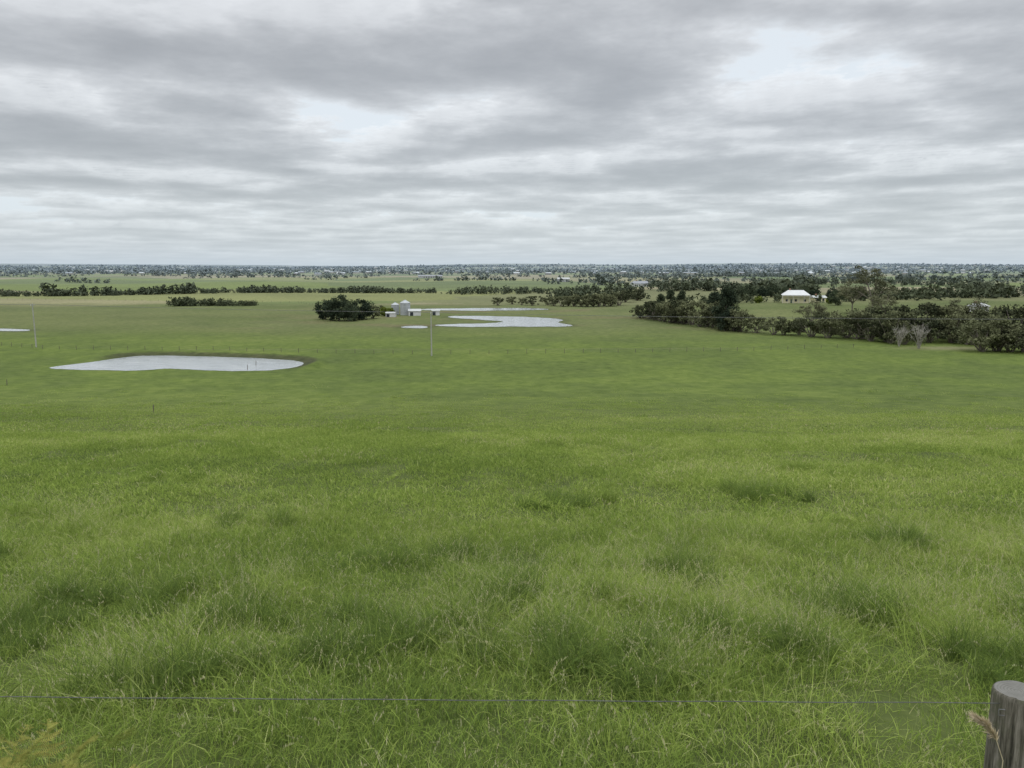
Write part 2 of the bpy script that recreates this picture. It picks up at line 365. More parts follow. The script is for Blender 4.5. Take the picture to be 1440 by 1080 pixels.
def scatter(name, coll, pts, idx, rot, scl, itint):
    me = bpy.data.meshes.new(name); me.from_pydata(np.asarray(pts).tolist(), [], [])
    a = me.attributes.new('iidx', 'INT', 'POINT'); a.data.foreach_set('value', np.asarray(idx, dtype=np.int32))
    a = me.attributes.new('itint', 'FLOAT', 'POINT'); a.data.foreach_set('value', np.asarray(itint, dtype=np.float32))
    a = me.attributes.new('irot', 'FLOAT_VECTOR', 'POINT'); a.data.foreach_set('vector', np.asarray(rot, dtype=np.float32).ravel())
    a = me.attributes.new('iscl', 'FLOAT_VECTOR', 'POINT'); a.data.foreach_set('vector', np.asarray(scl, dtype=np.float32).ravel())
    ob = bpy.data.objects.new(name, me); COL.objects.link(ob)
    ng = bpy.data.node_groups.new(name, 'GeometryNodeTree')
    ng.interface.new_socket('Geometry', in_out='INPUT', socket_type='NodeSocketGeometry')
    ng.interface.new_socket('Geometry', in_out='OUTPUT', socket_type='NodeSocketGeometry')
    gi = ng.nodes.new('NodeGroupInput'); go = ng.nodes.new('NodeGroupOutput')
    ci = ng.nodes.new('GeometryNodeCollectionInfo'); ci.inputs['Collection'].default_value = coll
    ci.inputs['Separate Children'].default_value = True; ci.inputs['Reset Children'].default_value = True
    ip = ng.nodes.new('GeometryNodeInstanceOnPoints'); ip.inputs['Pick Instance'].default_value = True
    def na_(nm, ty):
        x = ng.nodes.new('GeometryNodeInputNamedAttribute'); x.data_type = ty; x.inputs['Name'].default_value = nm
        return [o for o in x.outputs if o.enabled and o.name == 'Attribute'][0]
    L = ng.links
    L.new(gi.outputs[0], ip.inputs['Points']); L.new(ci.outputs[0], ip.inputs['Instance'])
    L.new(na_('iidx', 'INT'), ip.inputs['Instance Index'])
    L.new(na_('irot', 'FLOAT_VECTOR'), ip.inputs['Rotation']); L.new(na_('iscl', 'FLOAT_VECTOR'), ip.inputs['Scale'])
    L.new(ip.outputs[0], go.inputs[0])
    md = ob.modifiers.new('scatter', 'NODES'); md.node_group = ng
    return ob
# n, R, hmin, hmax, width, lean, seedfrac, drybias
near_c = patch_collection('near_grass', [
    (280, .42, .04, .18, .0060, 1.0, .003, -.05), (280, .42, .05, .22, .0058, 1.1, .01, .0), (260, .42, .04, .16, .0062, .9, .005, .08),
    (220, .36, .10, .36, .0060, 1.1, .02, .0), (220, .36, .12, .38, .0060, 1.2, .03, .05), (210, .36, .10, .34, .0060, 1.3, .02, .15),
    (160, .36, .12, .40, .0056, 1.0, .10, .05), (150, .36, .14, .42, .0056, 1.0, .12, .15),
    (380, .20, .2, .50, .0062, 1.1, .02, -.35)])
mid_c = patch_collection('mid_grass', [
    (360, .9, .04, .15, .014, 1.0, .0, -.05), (360, .9, .05, .18, .014, 1.0, .0, .0), (340, .9, .04, .15, .015, .9, .0, .08),
    (290, .7, .10, .27, .012, 1.0, .01, -.05), (290, .7, .10, .28, .012, 1.0, .02, .08), (380, .42, .18, .38, .014, .9, .0, -.4)])
far_c = patch_collection('far_grass', [
    (300, 2.4, .05, .17, .035, .9, .0, -.1), (300, 2.4, .05, .17, .035, .9, .0, .1), (260, 1.8, .08, .26, .035, .9, .01, .05), (300, 1.0, .14, .3, .04, .9, .0, -.3)])
def wedge(n, y0, y1, kx=.80):
    y = np.sqrt(rng.random(n) * (y1 ** 2 - y0 ** 2) + y0 ** 2); x = (rng.random(n) * 2 - 1) * (kx * y + 1.0)
    return x, y
def finish(name, coll, x, y, idx, smin, smax, tb=0):
    n = len(x); rot = np.zeros((n, 3)); rot[:, 0] = rng.normal(-.08, .14, n); rot[:, 1] = rng.normal(0, .14, n); rot[:, 2] = rng.random(n) * 6.283
    s = smin + (smax - smin) * rng.random(n)
    scl = np.stack([s * .5 + .5, s * .5 + .5, s], 1)
    it = np.clip(.46 + .34 * lush(x, y) + .22 * vf(x, y, .9, 12, 3) + rng.normal(0, .08, n) + tb, 0, 1)
    scatter(name, coll, np.stack([x, y, zf(x, y) - .01], 1), idx, rot, scl, it)
x, y = wedge(2500, 2.4, 13.5); n = len(x)
tall = smooth(4.2, 6.0, y) * (1 - smooth(8.2, 9.8, y + .7 * np.sin(x * .8))) * .32 + .55 * vf(x, y, .6, 21) 
r_ = rng.random(n); idx = np.where(tall + .3 * (r_ - .5) > .34, rng.integers(3, 8, n), rng.integers(0, 3, n))
idx = np.where((tall > .10) & (rng.random(n) < .2) & (idx < 3), rng.integers(3, 8, n), idx)
finish('meadow_grass', near_c, x, y, idx, .6, 1.3)
cx, cy, ci = [], [], []
for (k, yy_, nn, sr) in [(-85, 6.6, 11, .3), (350, 7.2, 8, .3), (505, 5.6, 8, .25), (-20, 7.8, 6, .4), (-250, 7.0, 8, .35), (310, 15.5, 10, .4), (-500, 6.6, 6, .3),
                         (60, 16.2, 10, .4), (380, 22, 10, .7), (-130, 10.0, 6, .4), (180, 9.2, 6, .3), (640, 8.5, 7, .35), (-620, 9.5, 6, .3), (430, 11, 6, .3), (-330, 13, 5, .4), (120, 5.6, 5, .2), (-330, 5.4, 5, .2),
                         (-180, 6.0, 5, .2), (260, 6.2, 5, .25), (30, 6.1, 5, .2), (-420, 7.8, 5, .3), (560, 7.4, 5, .3)]:
    x0 = site(k, yy_)
    for _ in range(nn): cx.append(x0 + rng.normal(0, sr * 1.5)); cy.append(yy_ + rng.normal(0, sr)); ci.append(8)
finish('grass_tussock', near_c, np.array(cx), np.array(cy), np.array(ci), .65, 1.2, -.28)
x, y = wedge(5000, 12, 48); n = len(x)
tall = .42 * vf(x, y, .22, 31) + .2 * vf(x, y, .9, 2, 3); r_ = rng.random(n)
idx = np.where(tall + .3 * (r_ - .5) > .26, rng.integers(3, 5, n), rng.integers(0, 3, n)); idx = np.where((tall > .34) & (r_ > .82), 5, idx)
finish('pasture_grass', mid_c, x, y, idx, .65, 1.25, -.02)
x, y = wedge(5600, 44, 150, .74); keep = rng.random(len(x)) > smooth(60, 146, y) ** .7; x, y = x[keep], y[keep]; n = len(x)
tall = .42 * vf(x, y, .1, 41) + .2 * vf(x, y, .4, 2, 3); r_ = rng.random(n)
idx = np.where(tall + .3 * (r_ - .5) > .24, 2, rng.integers(0, 2, n)); idx = np.where((tall > .36) & (r_ > .88), 3, idx)
finish('slope_grass', far_c, x, y, idx, .6, 1.1, -.06)

# ------------------------------------------------------------------ foliage clouds
def leaf_cloud(cen, radi, per, size, r, ctint=None):
    nc_ = len(cen)
    if ctint is None: ctint = r.random(nc_)
    cz = np.repeat(np.asarray(cen, float), per, 0); radi = np.repeat(np.asarray(radi, float), per, 0); n = len(cz)
    d = r.normal(0, 1, (n, 3)); d /= np.linalg.norm(d, axis=1)[:, None]
    off = d * (r.random(n)[:, None] ** .45); p = cz + off * radi
    a = r.normal(0, 1, (n, 3)); a /= np.linalg.norm(a, axis=1)[:, None]
    b_ = np.cross(a, r.normal(0, 1, (n, 3))); b_ /= np.linalg.norm(b_, axis=1)[:, None]
    s = size * (.5 + r.random(n))[:, None]
    V = np.stack([p - a * s, p - b_ * s * .6, p + a * s * .9, p + b_ * s * .6], 1).reshape(-1, 3)
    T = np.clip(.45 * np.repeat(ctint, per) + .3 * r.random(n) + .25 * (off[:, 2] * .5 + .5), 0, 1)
    return V, np.arange(n * 4).reshape(-1, 4), np.repeat(T, 4)
def tube(p0, p1, r0, r1, sides=6):
    p0 = np.array(p0, float); p1 = np.array(p1, float); d = p1 - p0; d /= np.linalg.norm(d) + 1e-9
    a = np.cross(d, [0, 0, 1.0]) if abs(d[2]) < .9 else np.cross(d, [1.0, 0, 0]); a /= np.linalg.norm(a); b_ = np.cross(d, a)
    V = [p + r_ * (math.cos(t) * a + math.sin(t) * b_) for p, r_ in ((p0, r0), (p1, r1)) for t in np.arange(sides) * 6.283 / sides]
    F = [[k, (k + 1) % sides, sides + (k + 1) % sides, sides + k] for k in range(sides)]
    return V, F
def tree_mesh(name, kind, H, W, mf, mb, seed):
    r = np.random.default_rng(seed); cen = []; rad_ = []; tubes = []
    if kind == 'shrub':
        low_ = r.uniform(.12, .34)
        for _ in range(32):
            a = r.random() * 6.283; q = math.sqrt(r.random()); zz = H * (low_ + (.9 - low_) * r.random())
            ww = W * .5 * q * math.sqrt(max(.1, 1 - ((zz / H - .45) / .62) ** 2))
            cen.append((ww * math.cos(a), ww * math.sin(a), zz)); s = r.uniform(.09, .18) * H; rad_.append((s * 1.15, s * 1.15, s * .7))
        base = [(r.normal(0, .4), r.normal(0, .4)) for _ in range(4)]
        for c in cen[::2]:
            bx, by = base[r.integers(0, 4)]; m_ = (bx * .4 + c[0] * .45, by * .4 + c[1] * .45, c[2] * .5)
            tubes += [(((bx, by, -.2)), m_, .15, .09), (m_, c, .09, .03)]
        per, size = 75, .27
    elif kind == 'cypress':
        for _ in range(75):
            t = r.random() ** .8; zz = H * (.06 + .9 * t); prof = (1 - t ** 2.2) * .9 + .12
            a = r.random() * 6.283; ww = W * .5 * prof * math.sqrt(r.random()) * .85
            cen.append((ww * math.cos(a), ww * math.sin(a), zz)); s = r.uniform(.07, .12) * H; rad_.append((s * .9, s * .9, s))
        tubes += [((0, 0, -.2), (0, 0, H * .8), .45, .1)]; per, size = 85, .28
    elif kind == 'gum':
        tubes += [((0, 0, -.3), (.3, 0, H * .32), .42, .32)]
        for li in range(9):
            a = li * .75 + r.random(); l0 = (.3, 0, H * (.28 + .05 * r.random())); reach = W * .5 * r.uniform(.3, .95); zt = H * r.uniform(.55, .93)
            m_ = (reach * .55 * math.cos(a), reach * .55 * math.sin(a), (l0[2] + zt) * .52); e = (reach * math.cos(a), reach * math.sin(a), zt)
            tubes += [(l0, m_, .24, .14), (m_, e, .14, .05)]
            for _ in range(6):
                c = np.array(e) + r.normal(0, 1, 3) * (W * .10, W * .10, H * .06); cen.append(tuple(c)); s = r.uniform(.06, .11) * H
                rad_.append((s * 1.2, s * 1.2, s * .65)); tubes.append((m_, tuple(c), .06, .02))
        per, size = 75, .27
    elif kind == 'round':
        for _ in range(60):
            d = r.normal(0, 1, 3); d /= np.linalg.norm(d); d *= r.random() ** .4
            zz = H * (.44 + .42 * d[2]); s = r.uniform(.09, .16) * H
            cen.append((d[0] * W * .4, d[1] * W * .4, zz)); rad_.append((s * 1.2, s * 1.2, s * .9))
        tubes += [((0, 0, -.2), (0, 0, H * .5), .35, .2)]; per, size = 85, .28
    elif kind == 'bare':
        for _ in range(26):
            a = r.random() * 6.283; q = r.random(); e = (W * .5 * q * math.cos(a), W * .5 * q * math.sin(a), H * r.uniform(.55, 1)); m_ = (e[0] * .35, e[1] * .35, e[2] * .5)
            tubes += [((0, 0, -.2), m_, .09, .055), (m_, e, .055, .025)]
            for _ in range(4):
                t2 = np.array(m_) * .4 + np.array(e) * .6; tubes.append((tuple(t2), tuple(t2 + r.normal(0, .8, 3) + (0, 0, .8)), .035, .012))
        cen = [(0, 0, H * .4), (W * .2, 0, H * .3), (-W * .2, 0, H * .35)]; rad_ = [(W * .35, W * .35, H * .25)] * 3; per, size = 60, .2
    V, F, T = leaf_cloud(cen, rad_, per, size, r); V = V.tolist(); F = F.tolist(); T = T.tolist(); mi = [0] * len(F)
    for t in tubes:
        v, f = tube(*t); o = len(V); V += [list(q) for q in v]; F += [[q + o for q in ff] for ff in f]; T += [.5] * len(v); mi += [1] * len(f)
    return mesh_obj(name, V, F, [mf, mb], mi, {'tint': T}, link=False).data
SH = [tree_mesh('tea_tree', 'shrub', 8, 8 + s, m_fol, m_bark, 20 + s) for s in range(6)]
CY = [tree_mesh('cypress_tree', 'cypress', 15, 11, m_cyp, m_bark, 40 + s) for s in range(2)]
GU = [tree_mesh('gum_tree', 'gum', 18, 15, m_gum, m_bark, 50 + s) for s in range(2)]
RO = [tree_mesh('round_tree', 'round', 10, 13, m_cyp, m_bark, 60 + s) for s in range(2)]
LI = [tree_mesh('garden_shrub', 'round', 5, 5, m_lime, m_bark, 70)]
BA = [tree_mesh('bare_tree', 'bare', 8, 7, m_gum, m_dead, 80)]
def plant(name, me, k, y, h, baseh, wide=1.0):
    x = site(k, y); ob = bpy.data.objects.new(name, me); COL.objects.link(ob); s = h / baseh
    ob.location = (x, y, gz(x, y) - .15); ob.scale = (s * wide, s * wide, s); ob.rotation_euler = (0, 0, random.random() * 6.28)
    return ob
def along(pts, step, jit, meshes, name, base=8, wide=1.0):
    for (k0, y0, h0), (k1, y1, h1) in zip(pts[:-1], pts[1:]):
        L = math.hypot(site(k1, y1) - site(k0, y0), y1 - y0); m = max(1, int(L / step))
        for q in range(m):
            t = (q + random.random() * .5) / m
            yy_ = y0 + (y1 - y0) * t + random.uniform(-jit, jit)
            plant(name, random.choice(meshes), k0 + (k1 - k0) * t, yy_, (h0 + (h1 - h0) * t) * random.uniform(.58, 1.2), base, wide)
along([(180, 335, 9), (240, 298, 9.5), (320, 262, 8.5), (380, 250, 7.5), (480, 236, 8.5), (570, 216, 9)], 4.2, 3, SH, 'tea_tree')
along([(400, 262, 8), (560, 240, 10), (680, 225, 11)], 5.5, 4, SH, 'tea_tree')
along([(560, 228, 10), (680, 216, 10.5), (800, 214, 10)], 3.6, 3, SH, 'tea_tree')
along([(655, 201, 8.4), (760, 196, 9.6), (900, 190, 9)], 3.3, 1.5, SH, 'tea_tree')
plant('bare_tree', BA[0], 572, 207, 7.5, 8); plant('bare_tree', BA[0], 544, 213, 6.5, 8)
plant('cypress_tree', CY[0], 300, 266, 15.5, 15, 1.05)
plant('cypress_tree', CY[1], 283, 290, 12.5, 15, 1.2)
plant('cypress_tree', CY[1], 222, 340, 12, 15, 1.05); plant('cypress_tree', CY[0], 238, 345, 11.5, 15, 1.0); plant('cypress_tree', CY[0], 208, 350, 10, 15, 1.1)
plant('gum_tree', GU[0], 506, 330, 20, 18, .95); plant('gum_tree', GU[1], 478, 345, 15, 18, 1); plant('gum_tree', GU[1], 522, 300, 13, 18, 1)
plant('gum_tree', GU[1], 420, 262, 11, 18, 1); plant('gum_tree', GU[0], 640, 232, 12, 18, 1)
plant('round_tree', RO[0], -243, 316, 11.6, 10, 1.05); plant('round_tree', RO[1], -211, 322, 9.6, 10, 1.0); plant('round_tree', RO[1], -262, 324, 9, 10, .9); plant('round_tree', RO[0], -228, 313, 8, 10, 1)
plant('tea_tree', SH[0], -196, 330, 6, 8); plant('garden_shrub', LI[0], -178, 345, 4.8, 5); plant('garden_shrub', LI[0], -171, 352, 4, 5); plant('tea_tree', SH[1], -187, 350, 5, 8)
plant('garden_shrub', LI[0], 346, 430, 4.5, 5); plant('garden_shrub', LI[0], 446, 415, 4, 5)
plant('round_tree', RO[0], 455, 400, 9, 10, .8)
for k, y_, h in [(320, 470, 9), (333, 480, 10), (365, 500, 9), (350, 490, 8), (450, 450, 8), (300, 455, 8), (425, 470, 7), (385, 490, 8), (410, 500, 8), (470, 440, 9), (490, 450, 9)]:
    plant('round_tree', random.choice(RO), k, y_, h, 10, .9)
for k, y_, h in [(-20, 440, 5), (0, 455, 5), (14, 447, 4.5), (30, 440, 6), (50, 445, 5), (60, 436, 6), (70, 430, 6.5), (79, 436, 6), (88, 432, 7), (97, 428, 6), (105, 425, 7), (114, 430, 7), (122, 428, 7.5), (130, 436, 7), (138, 430, 7), (150, 440, 8), (133, 470, 7), (160, 480, 8), (176, 500, 8)]:
    plant('tea_tree', random.choice(SH), k, y_, h, 8, 1.15)
def tree_mass(name, segs, per=26, seed=1, lsz=.15, dark=(.036, .046, .027), light=(.100, .115, .062), hl=4200.):
    r = np.random.default_rng(seed); C = []; R = []; S = []
    for (k0, y0, k1, y1, h, step, wjit) in segs:
        xa, xb = site(k0, y0), site(k1, y1); L = math.hypot(xb - xa, y1 - y0); m = max(2, int(L / step)); ph = r.random() * 6
        for q in range(m):
            t = r.random(); xx_ = xa + (xb - xa) * t + r.normal(0, wjit * .3); yy_ = y0 + (y1 - y0) * t + r.normal(0, wjit)
            hh = h * r.uniform(.5, 1.1) * (1 + .25 * math.sin(t * L / 14 + ph)); zz = gz(xx_, yy_)
            for lv in (.28, .62):
                C.append((xx_ + r.normal(0, hh * .15), yy_ + r.normal(0, hh * .15), zz + hh * lv)); R.append((hh * r.uniform(.35, .65), hh * .5, hh * .36)); S.append(hh)
    C = np.array(C); V, F, T = leaf_cloud(C, R, per, 1.0, r)
    V = V.reshape(-1, 4, 3); c = V.mean(1, keepdims=True); s = (np.repeat(np.array(S), per) * lsz)[:, None, None]; V = (c + (V - c) * s).reshape(-1, 3)
    d_ = np.array(dark); l_ = np.array(light); col = d_ + (l_ - d_) * T[:, None]
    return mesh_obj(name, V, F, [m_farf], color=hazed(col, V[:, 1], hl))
tree_mass('tree_row', [(-482, 436, -360, 437, 4.6, .5, 2.5)], per=40, seed=2, lsz=.11)
tree_mass('tree_row', [(-800, 590, -560, 610, 6.0, 1.0, 6), (-660, 600, -640, 600, 9, 2, 5), (-560, 605, -440, 640, 7, .9, 5), (-440, 640, -110, 665, 5.5, .9, 5), (-110, 650, -80, 640, 4, 3, 5)], seed=3)
tree_mass('tree_row', [(-80, 640, 160, 620, 6.0, 1.5, 10), (60, 560, 190, 520, 7, 1.8, 12), (160, 640, 330, 600, 8, 2, 12)], seed=4)
tree_mass('tree_row', [(320, 520, 420, 540, 9, 1.6, 10), (470, 470, 600, 480, 9, 1.6, 10), (560, 500, 900, 520, 8, 1.6, 12), (640, 600, 1000, 640, 8, 2, 14), (180, 760, 420, 720, 9, 3, 14), (250, 420, 420, 455, 6, 3, 8), (330, 880, 700, 900, 9, 3, 14)], seed=5)
segs = []; r = np.random.default_rng(11)
for _ in range(120):
    y0 = 950 * math.exp(r.random() * 1.5); k0 = r.uniform(-900, 800); dk = r.uniform(40, 260)
    if y0 < 1700 and k0 < 0 and r.random() < .8: continue
    segs.append((k0, y0, k0 + dk, y0 * (1 + r.normal(0, .02)), r.uniform(6, 10), 6 if y0 < 1800 else 8, y0 * .005))
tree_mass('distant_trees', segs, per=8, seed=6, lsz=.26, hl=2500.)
segs = []
for _ in range(200):
    y0 = r.uniform(2200, 6500); k0 = r.uniform(-950, 850); segs.append((k0, y0, k0 + r.uniform(80, 300), y0 * (1 + r.normal(0, .02)), r.uniform(8, 14) * (1.3 if (150 < k0 < 280) else 1), 15, y0 * .006))
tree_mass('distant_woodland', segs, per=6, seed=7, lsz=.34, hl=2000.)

# ------------------------------------------------------------------ buildings
def bx(V, F, M, x0, x1, y0, y1, z0, z1, m):
    o = len(V); V += [(x0, y0, z0), (x1, y0, z0), (x1, y1, z0), (x0, y1, z0), (x0, y0, z1), (x1, y0, z1), (x1, y1, z1), (x0, y1, z1)]
    F += [[o + q for q in f] for f in ((3, 2, 1, 0), (4, 5, 6, 7), (0, 1, 5, 4), (1, 2, 6, 5), (2, 3, 7, 6), (3, 0, 4, 7))]; M += [m] * 6
def part(parent, name, boxes, mat):
    V, F, M = [], [], []
    for q in boxes: bx(V, F, M, *q, 0)
    ob = mesh_obj(name, V, F, [mat]); ob.parent = parent; return ob
def gable(parent, name, x0, x1, y0, y1, z0, h, mat, ov=.5, hip=0):
    x0 -= ov; x1 += ov; y0 -= ov; y1 += ov; ym_ = (y0 + y1) / 2
    V = [(x0, y0, z0), (x1, y0, z0), (x1, y1, z0), (x0, y1, z0), (x0 + hip, ym_, z0 + h), (x1 - hip, ym_, z0 + h)]
    ob = mesh_obj(name, V, [[0, 1, 5, 4], [1, 2, 5], [2, 3, 4, 5], [3, 0, 4], [3, 2, 1, 0]], [mat]); ob.parent = parent; return ob
m_cream = simple_mat('cream_weatherboard', (.58, .54, .36), .06, .5); m_white = simple_mat('white_paint', (.52, .525, .52), .06, .5)
m_roof = simple_mat('pale_metal_roof', (.40, .41, .405), .1, .6, .5); m_greyroof = simple_mat('grey_roof', (.24, .25, .27), .12, .5)
m_glass = simple_mat('window_glass', (.035, .04, .05), .2, 1, .15); m_steel = simple_mat('galvanised_steel', (.36, .38, .39), .12, 1.5, .45, .1)
m_shed = simple_mat('shed_iron', (.34, .35, .35), .15, .7, .6); m_green = simple_mat('green_shed', (.10, .14, .11), .1, .7, .6)
m_brick = simple_mat('brick', (.28, .17, .12), .2, 2)
def house(name, k, y, L, D, h, rh, wall, roof, rz=0, hip=2.5, verandah=False):
    x = site(k, y); e = empty(name, (x, y, gz(x, y) - .1), rz)
    part(e, 'walls', [(-L / 2, L / 2, -D / 2, D / 2, 0, h)], wall); gable(e, 'roof', -L / 2, L / 2, -D / 2, D / 2, h, rh, roof, .5, hip)
    nw = max(2, int(L / 4)); W_ = []
    for q in range(nw):
        cx_ = -L / 2 + (q + .5) * L / nw; W_.append((cx_ - .6, cx_ + .6, -D / 2 - .04, -D / 2 + .02, .9, 2.1))
    W_.append((L / 2 - .02, L / 2 + .04, -1, 1, .9, 2.1))
    part(e, 'windows', W_, m_glass); dx_ = -L / 2 + L / nw; part(e, 'door', [(dx_ - .5, dx_ + .5, -D / 2 - .06, -D / 2 + .01, 0, 2.1)], m_green)
    part(e, 'chimney', [(-L / 4, -L / 4 + .8, -.1, .7, h, h + rh + .9)], m_brick)
    if verandah:
        part(e, 'verandah_roof', [(-L / 2 - .3, L / 2 + .3, -D / 2 - 2.2, -D / 2 - .52, h - .35, h - .22)], roof)
        part(e, 'verandah_posts', [(q - .07, q + .07, -D / 2 - 2.1, -D / 2 - 1.96, 0, h - .36) for q in np.linspace(-L / 2, L / 2, 6)], m_white)
    return e
house('weatherboard_homestead', 398, 428, 14, 10, 4.4, 2.6, m_cream, m_white, -.3, 3.5, True)
house('farm_outbuilding', 430, 434, 7, 5, 2.6, 1.2, m_cream, m_roof, .1, 0)
house('white_farmhouse', 180, 760, 17, 9, 3.2, 2.4, m_white, m_greyroof, .2, 2)
house('farm_cottage', 655, 356, 7, 5, 2.6, 1.5, m_white, m_roof, .1, 2)
def shed(name, k, y, L, D, h, rh, wall, roof, rz=0):
    x = site(k, y); e = empty(name, (x, y, gz(x, y) - .1), rz)
    part(e, 'walls', [(-L / 2, L / 2, -D / 2, D / 2, 0, h)], wall); gable(e, 'roof', -L / 2, L / 2, -D / 2, D / 2, h, rh, roof, .25)
    part(e, 'door_openings', [(q - .7, q + .7, -D / 2 - .04, -D / 2 + .02, 0, h * .8) for q in np.linspace(-L / 4, L / 4, max(1, int(L / 7)))], m_glass)
    return e
shed('machinery_shed', -137, 350, 5.5, 5, 2.2, .9, m_white, m_roof, .15); shed('dairy_shed', -115, 1450, 45, 12, 3.5, 2, m_shed, m_greyroof, .1)
shed('hay_shed', 72, 1150, 18, 9, 4.5, 2, m_shed, m_roof, .1); shed('hay_shed', -560, 2700, 60, 25, 7, 3, m_shed, m_roof, .0)
shed('pump_shed', -107, 352, 3.4, 3, 2.2, .6, m_white, m_roof, .1); shed('feed_shed', -170, 340, 4, 3, 1.8, .6, m_white, m_roof, -.1)
def silo(k, y, rad_, h):
    x = site(k, y); e = empty('grain_silo', (x, y, gz(x, y)))
    S = 28; V = []; F = []
    lv = [(0, rad_)] + [(q * .35 + .35, rad_ * (1.0 if q % 2 else 1.02)) for q in range(int(h / .35))]
    top = lv[-1][0]; lv += [(top + .02, rad_ * 1.06), (top + rad_ * .5, rad_ * .25), (top + rad_ * .5 + .25, rad_ * .22)]
    for z_, r_ in lv: V += [(r_ * math.cos(t * 6.2832 / S), r_ * math.sin(t * 6.2832 / S), z_) for t in range(S)]
    for l in range(len(lv) - 1): F += [[l * S + q, l * S + (q + 1) % S, (l + 1) * S + (q + 1) % S, (l + 1) * S + q] for q in range(S)]
    F.append([(len(lv) - 1) * S + q for q in range(S)])
    o = mesh_obj('silo_body', V, F, [m_steel]); o.parent = e
    L_ = [(-.25, -.2, -rad_ - .25, -rad_ - .2, 0, top), (.2, .25, -rad_ - .25, -rad_ - .2, 0, top)] + [(-.2, .2, -rad_ - .24, -rad_ - .2, q, q + .04) for q in np.arange(.4, top, .5)]
    part(e, 'ladder', L_, m_steel); return e
silo(-150, 352, 2.3, 5.6); silo(-164, 356, 1.8, 4.6)
far_m = [simple_mat('town_wall', (.36, .375, .385), .1, .01), simple_mat('town_cream', (.34, .34, .32), .1, .01), simple_mat('town_brick', (.24, .24, .245), .1, .01), simple_mat('town_pale_roof', (.40, .43, .45), .1, .01), simple_mat('town_dark_roof', (.24, .27, .30), .1, .01)]  # wall and roof colours greyed and blued to carry the distance haze
V, F, M = [], [], []; r = np.random.default_rng(21)
for _ in range(300):
    y_ = r.uniform(2000, 5600); k = r.choice([r.uniform(-800, 800), r.normal(380, 220), r.normal(380, 220), r.normal(-350, 160)]); x_ = site(k, y_); z_ = gz(x_, y_)
    L_, D_, h_ = r.uniform(10, 24), r.uniform(8, 12), r.uniform(3.5, 6.5); m = int(r.choice([0, 1, 2, 2])); bx(V, F, M, x_ - L_ / 2, x_ + L_ / 2, y_ - D_ / 2, y_ + D_ / 2, z_ - 1, z_ + h_, m)
    o = len(V); rh = r.uniform(1.5, 3); V += [(x_ - L_ / 2 - .4, y_ - D_ / 2 - .4, z_ + h_), (x_ + L_ / 2 + .4, y_ - D_ / 2 - .4, z_ + h_), (x_ + L_ / 2 + .4, y_ + D_ / 2 + .4, z_ + h_), (x_ - L_ / 2 - .4, y_ + D_ / 2 + .4, z_ + h_), (x_ - L_ / 2 + 2, y_, z_ + h_ + rh), (x_ + L_ / 2 - 2, y_, z_ + h_ + rh)]
    rm = int(r.choice([3, 3, 4])); F += [[o, o + 1, o + 5, o + 4], [o + 1, o + 2, o + 5], [o + 2, o + 3, o + 4, o + 5], [o + 3, o, o + 4]]; M += [rm] * 4
mesh_obj('town_houses', V, F, far_m, M)

# ------------------------------------------------------------------ power line
m_pole = simple_mat('weathered_pole', (.34, .335, .32), .15, 2); m_wire = simple_mat('wire', (.16, .16, .16), .1, 2, .5, .5)
def curve_obj(name, pts_list, rad_, mat, parent=None):
    cu = bpy.data.curves.new(name, 'CURVE'); cu.dimensions = '3D'; cu.bevel_depth = rad_; cu.bevel_resolution = 1
    for pts in pts_list:
        s = cu.splines.new('POLY'); s.points.add(len(pts) - 1)
        for p, q in zip(s.points, pts): p.co = (*q, 1)
    cu.materials.append(mat); ob = bpy.data.objects.new(name, cu); COL.objects.link(ob); ob.parent = parent; return ob
tops = []
for k, y, h in [(-1150, 232, 11.5), (-669, 211, 12), (-113, 190, 11.0), (950, 165, 11.0)]:
    x = site(k, y); z = gz(x, y); e = empty('power_pole', (x, y, z))
    v, f = tube((0, 0, -.3), (0, 0, h), .17, .11, 12); o = mesh_obj('pole', v, f + [list(range(12, 24))], [m_pole]); o.parent = e
    part(e, 'crossarm', [(-.06, .06, -.9, .9, h - .55, h - .43)], m_pole)
    part(e, 'insulators', [(-.05, .05, q - .05, q + .05, h - .43, h - .22) for q in (-.8, .8)], m_white); tops.append((x, y, z + h - .22))
wl = []
for a, b_ in zip(tops[:-1], tops[1:]):
    L = math.dist(a, b_)
    for q in (-.8, .8):
        wl.append([(a[0] + (b_[0] - a[0]) * t, a[1] + (b_[1] - a[1]) * t + q, a[2] + (b_[2] - a[2]) * t - 3.2 * (L / 200) ** 2 * t * (1 - t)) for t in np.linspace(0, 1, 30)])
curve_obj('power_lines', wl, .022, m_wire)

# ------------------------------------------------------------------ paddock fences
m_postw = simple_mat('fence_post_wood', (.12, .105, .085), .3, 5)
def fence(name, path, step, h=1.15, wires=3, r0=.06, wr=.006):
    e = empty(name); V = []; F = []; P_ = []
    for a, b_ in zip(path[:-1], path[1:]):
        L = math.dist(a, b_); m = max(1, int(L / step))
        for q in range(m + (b_ is path[-1])):
            t = q / m; x = a[0] + (b_[0] - a[0]) * t; y = a[1] + (b_[1] - a[1]) * t; P_.append((x, y, gz(x, y)))
    for x, y, z in P_:
        hh = h * random.uniform(.85, 1.1); v, f = tube((x, y, z - .2), (x + random.gauss(0, .04), y, z + hh), r0, r0 * .9, 7); o = len(V)
        V += v; F += [[q + o for q in ff] for ff in f] + [[o + 7 + q for q in range(7)]]
    o = mesh_obj('posts', V, F, [m_postw]); o.parent = e
    curve_obj('wires', [[(p[0], p[1], p[2] + h * (i + 1) / (wires + .5)) for p in P_] for i in range(wires)], wr, m_wire, e)
S = lambda k, y: (site(k, y), y)
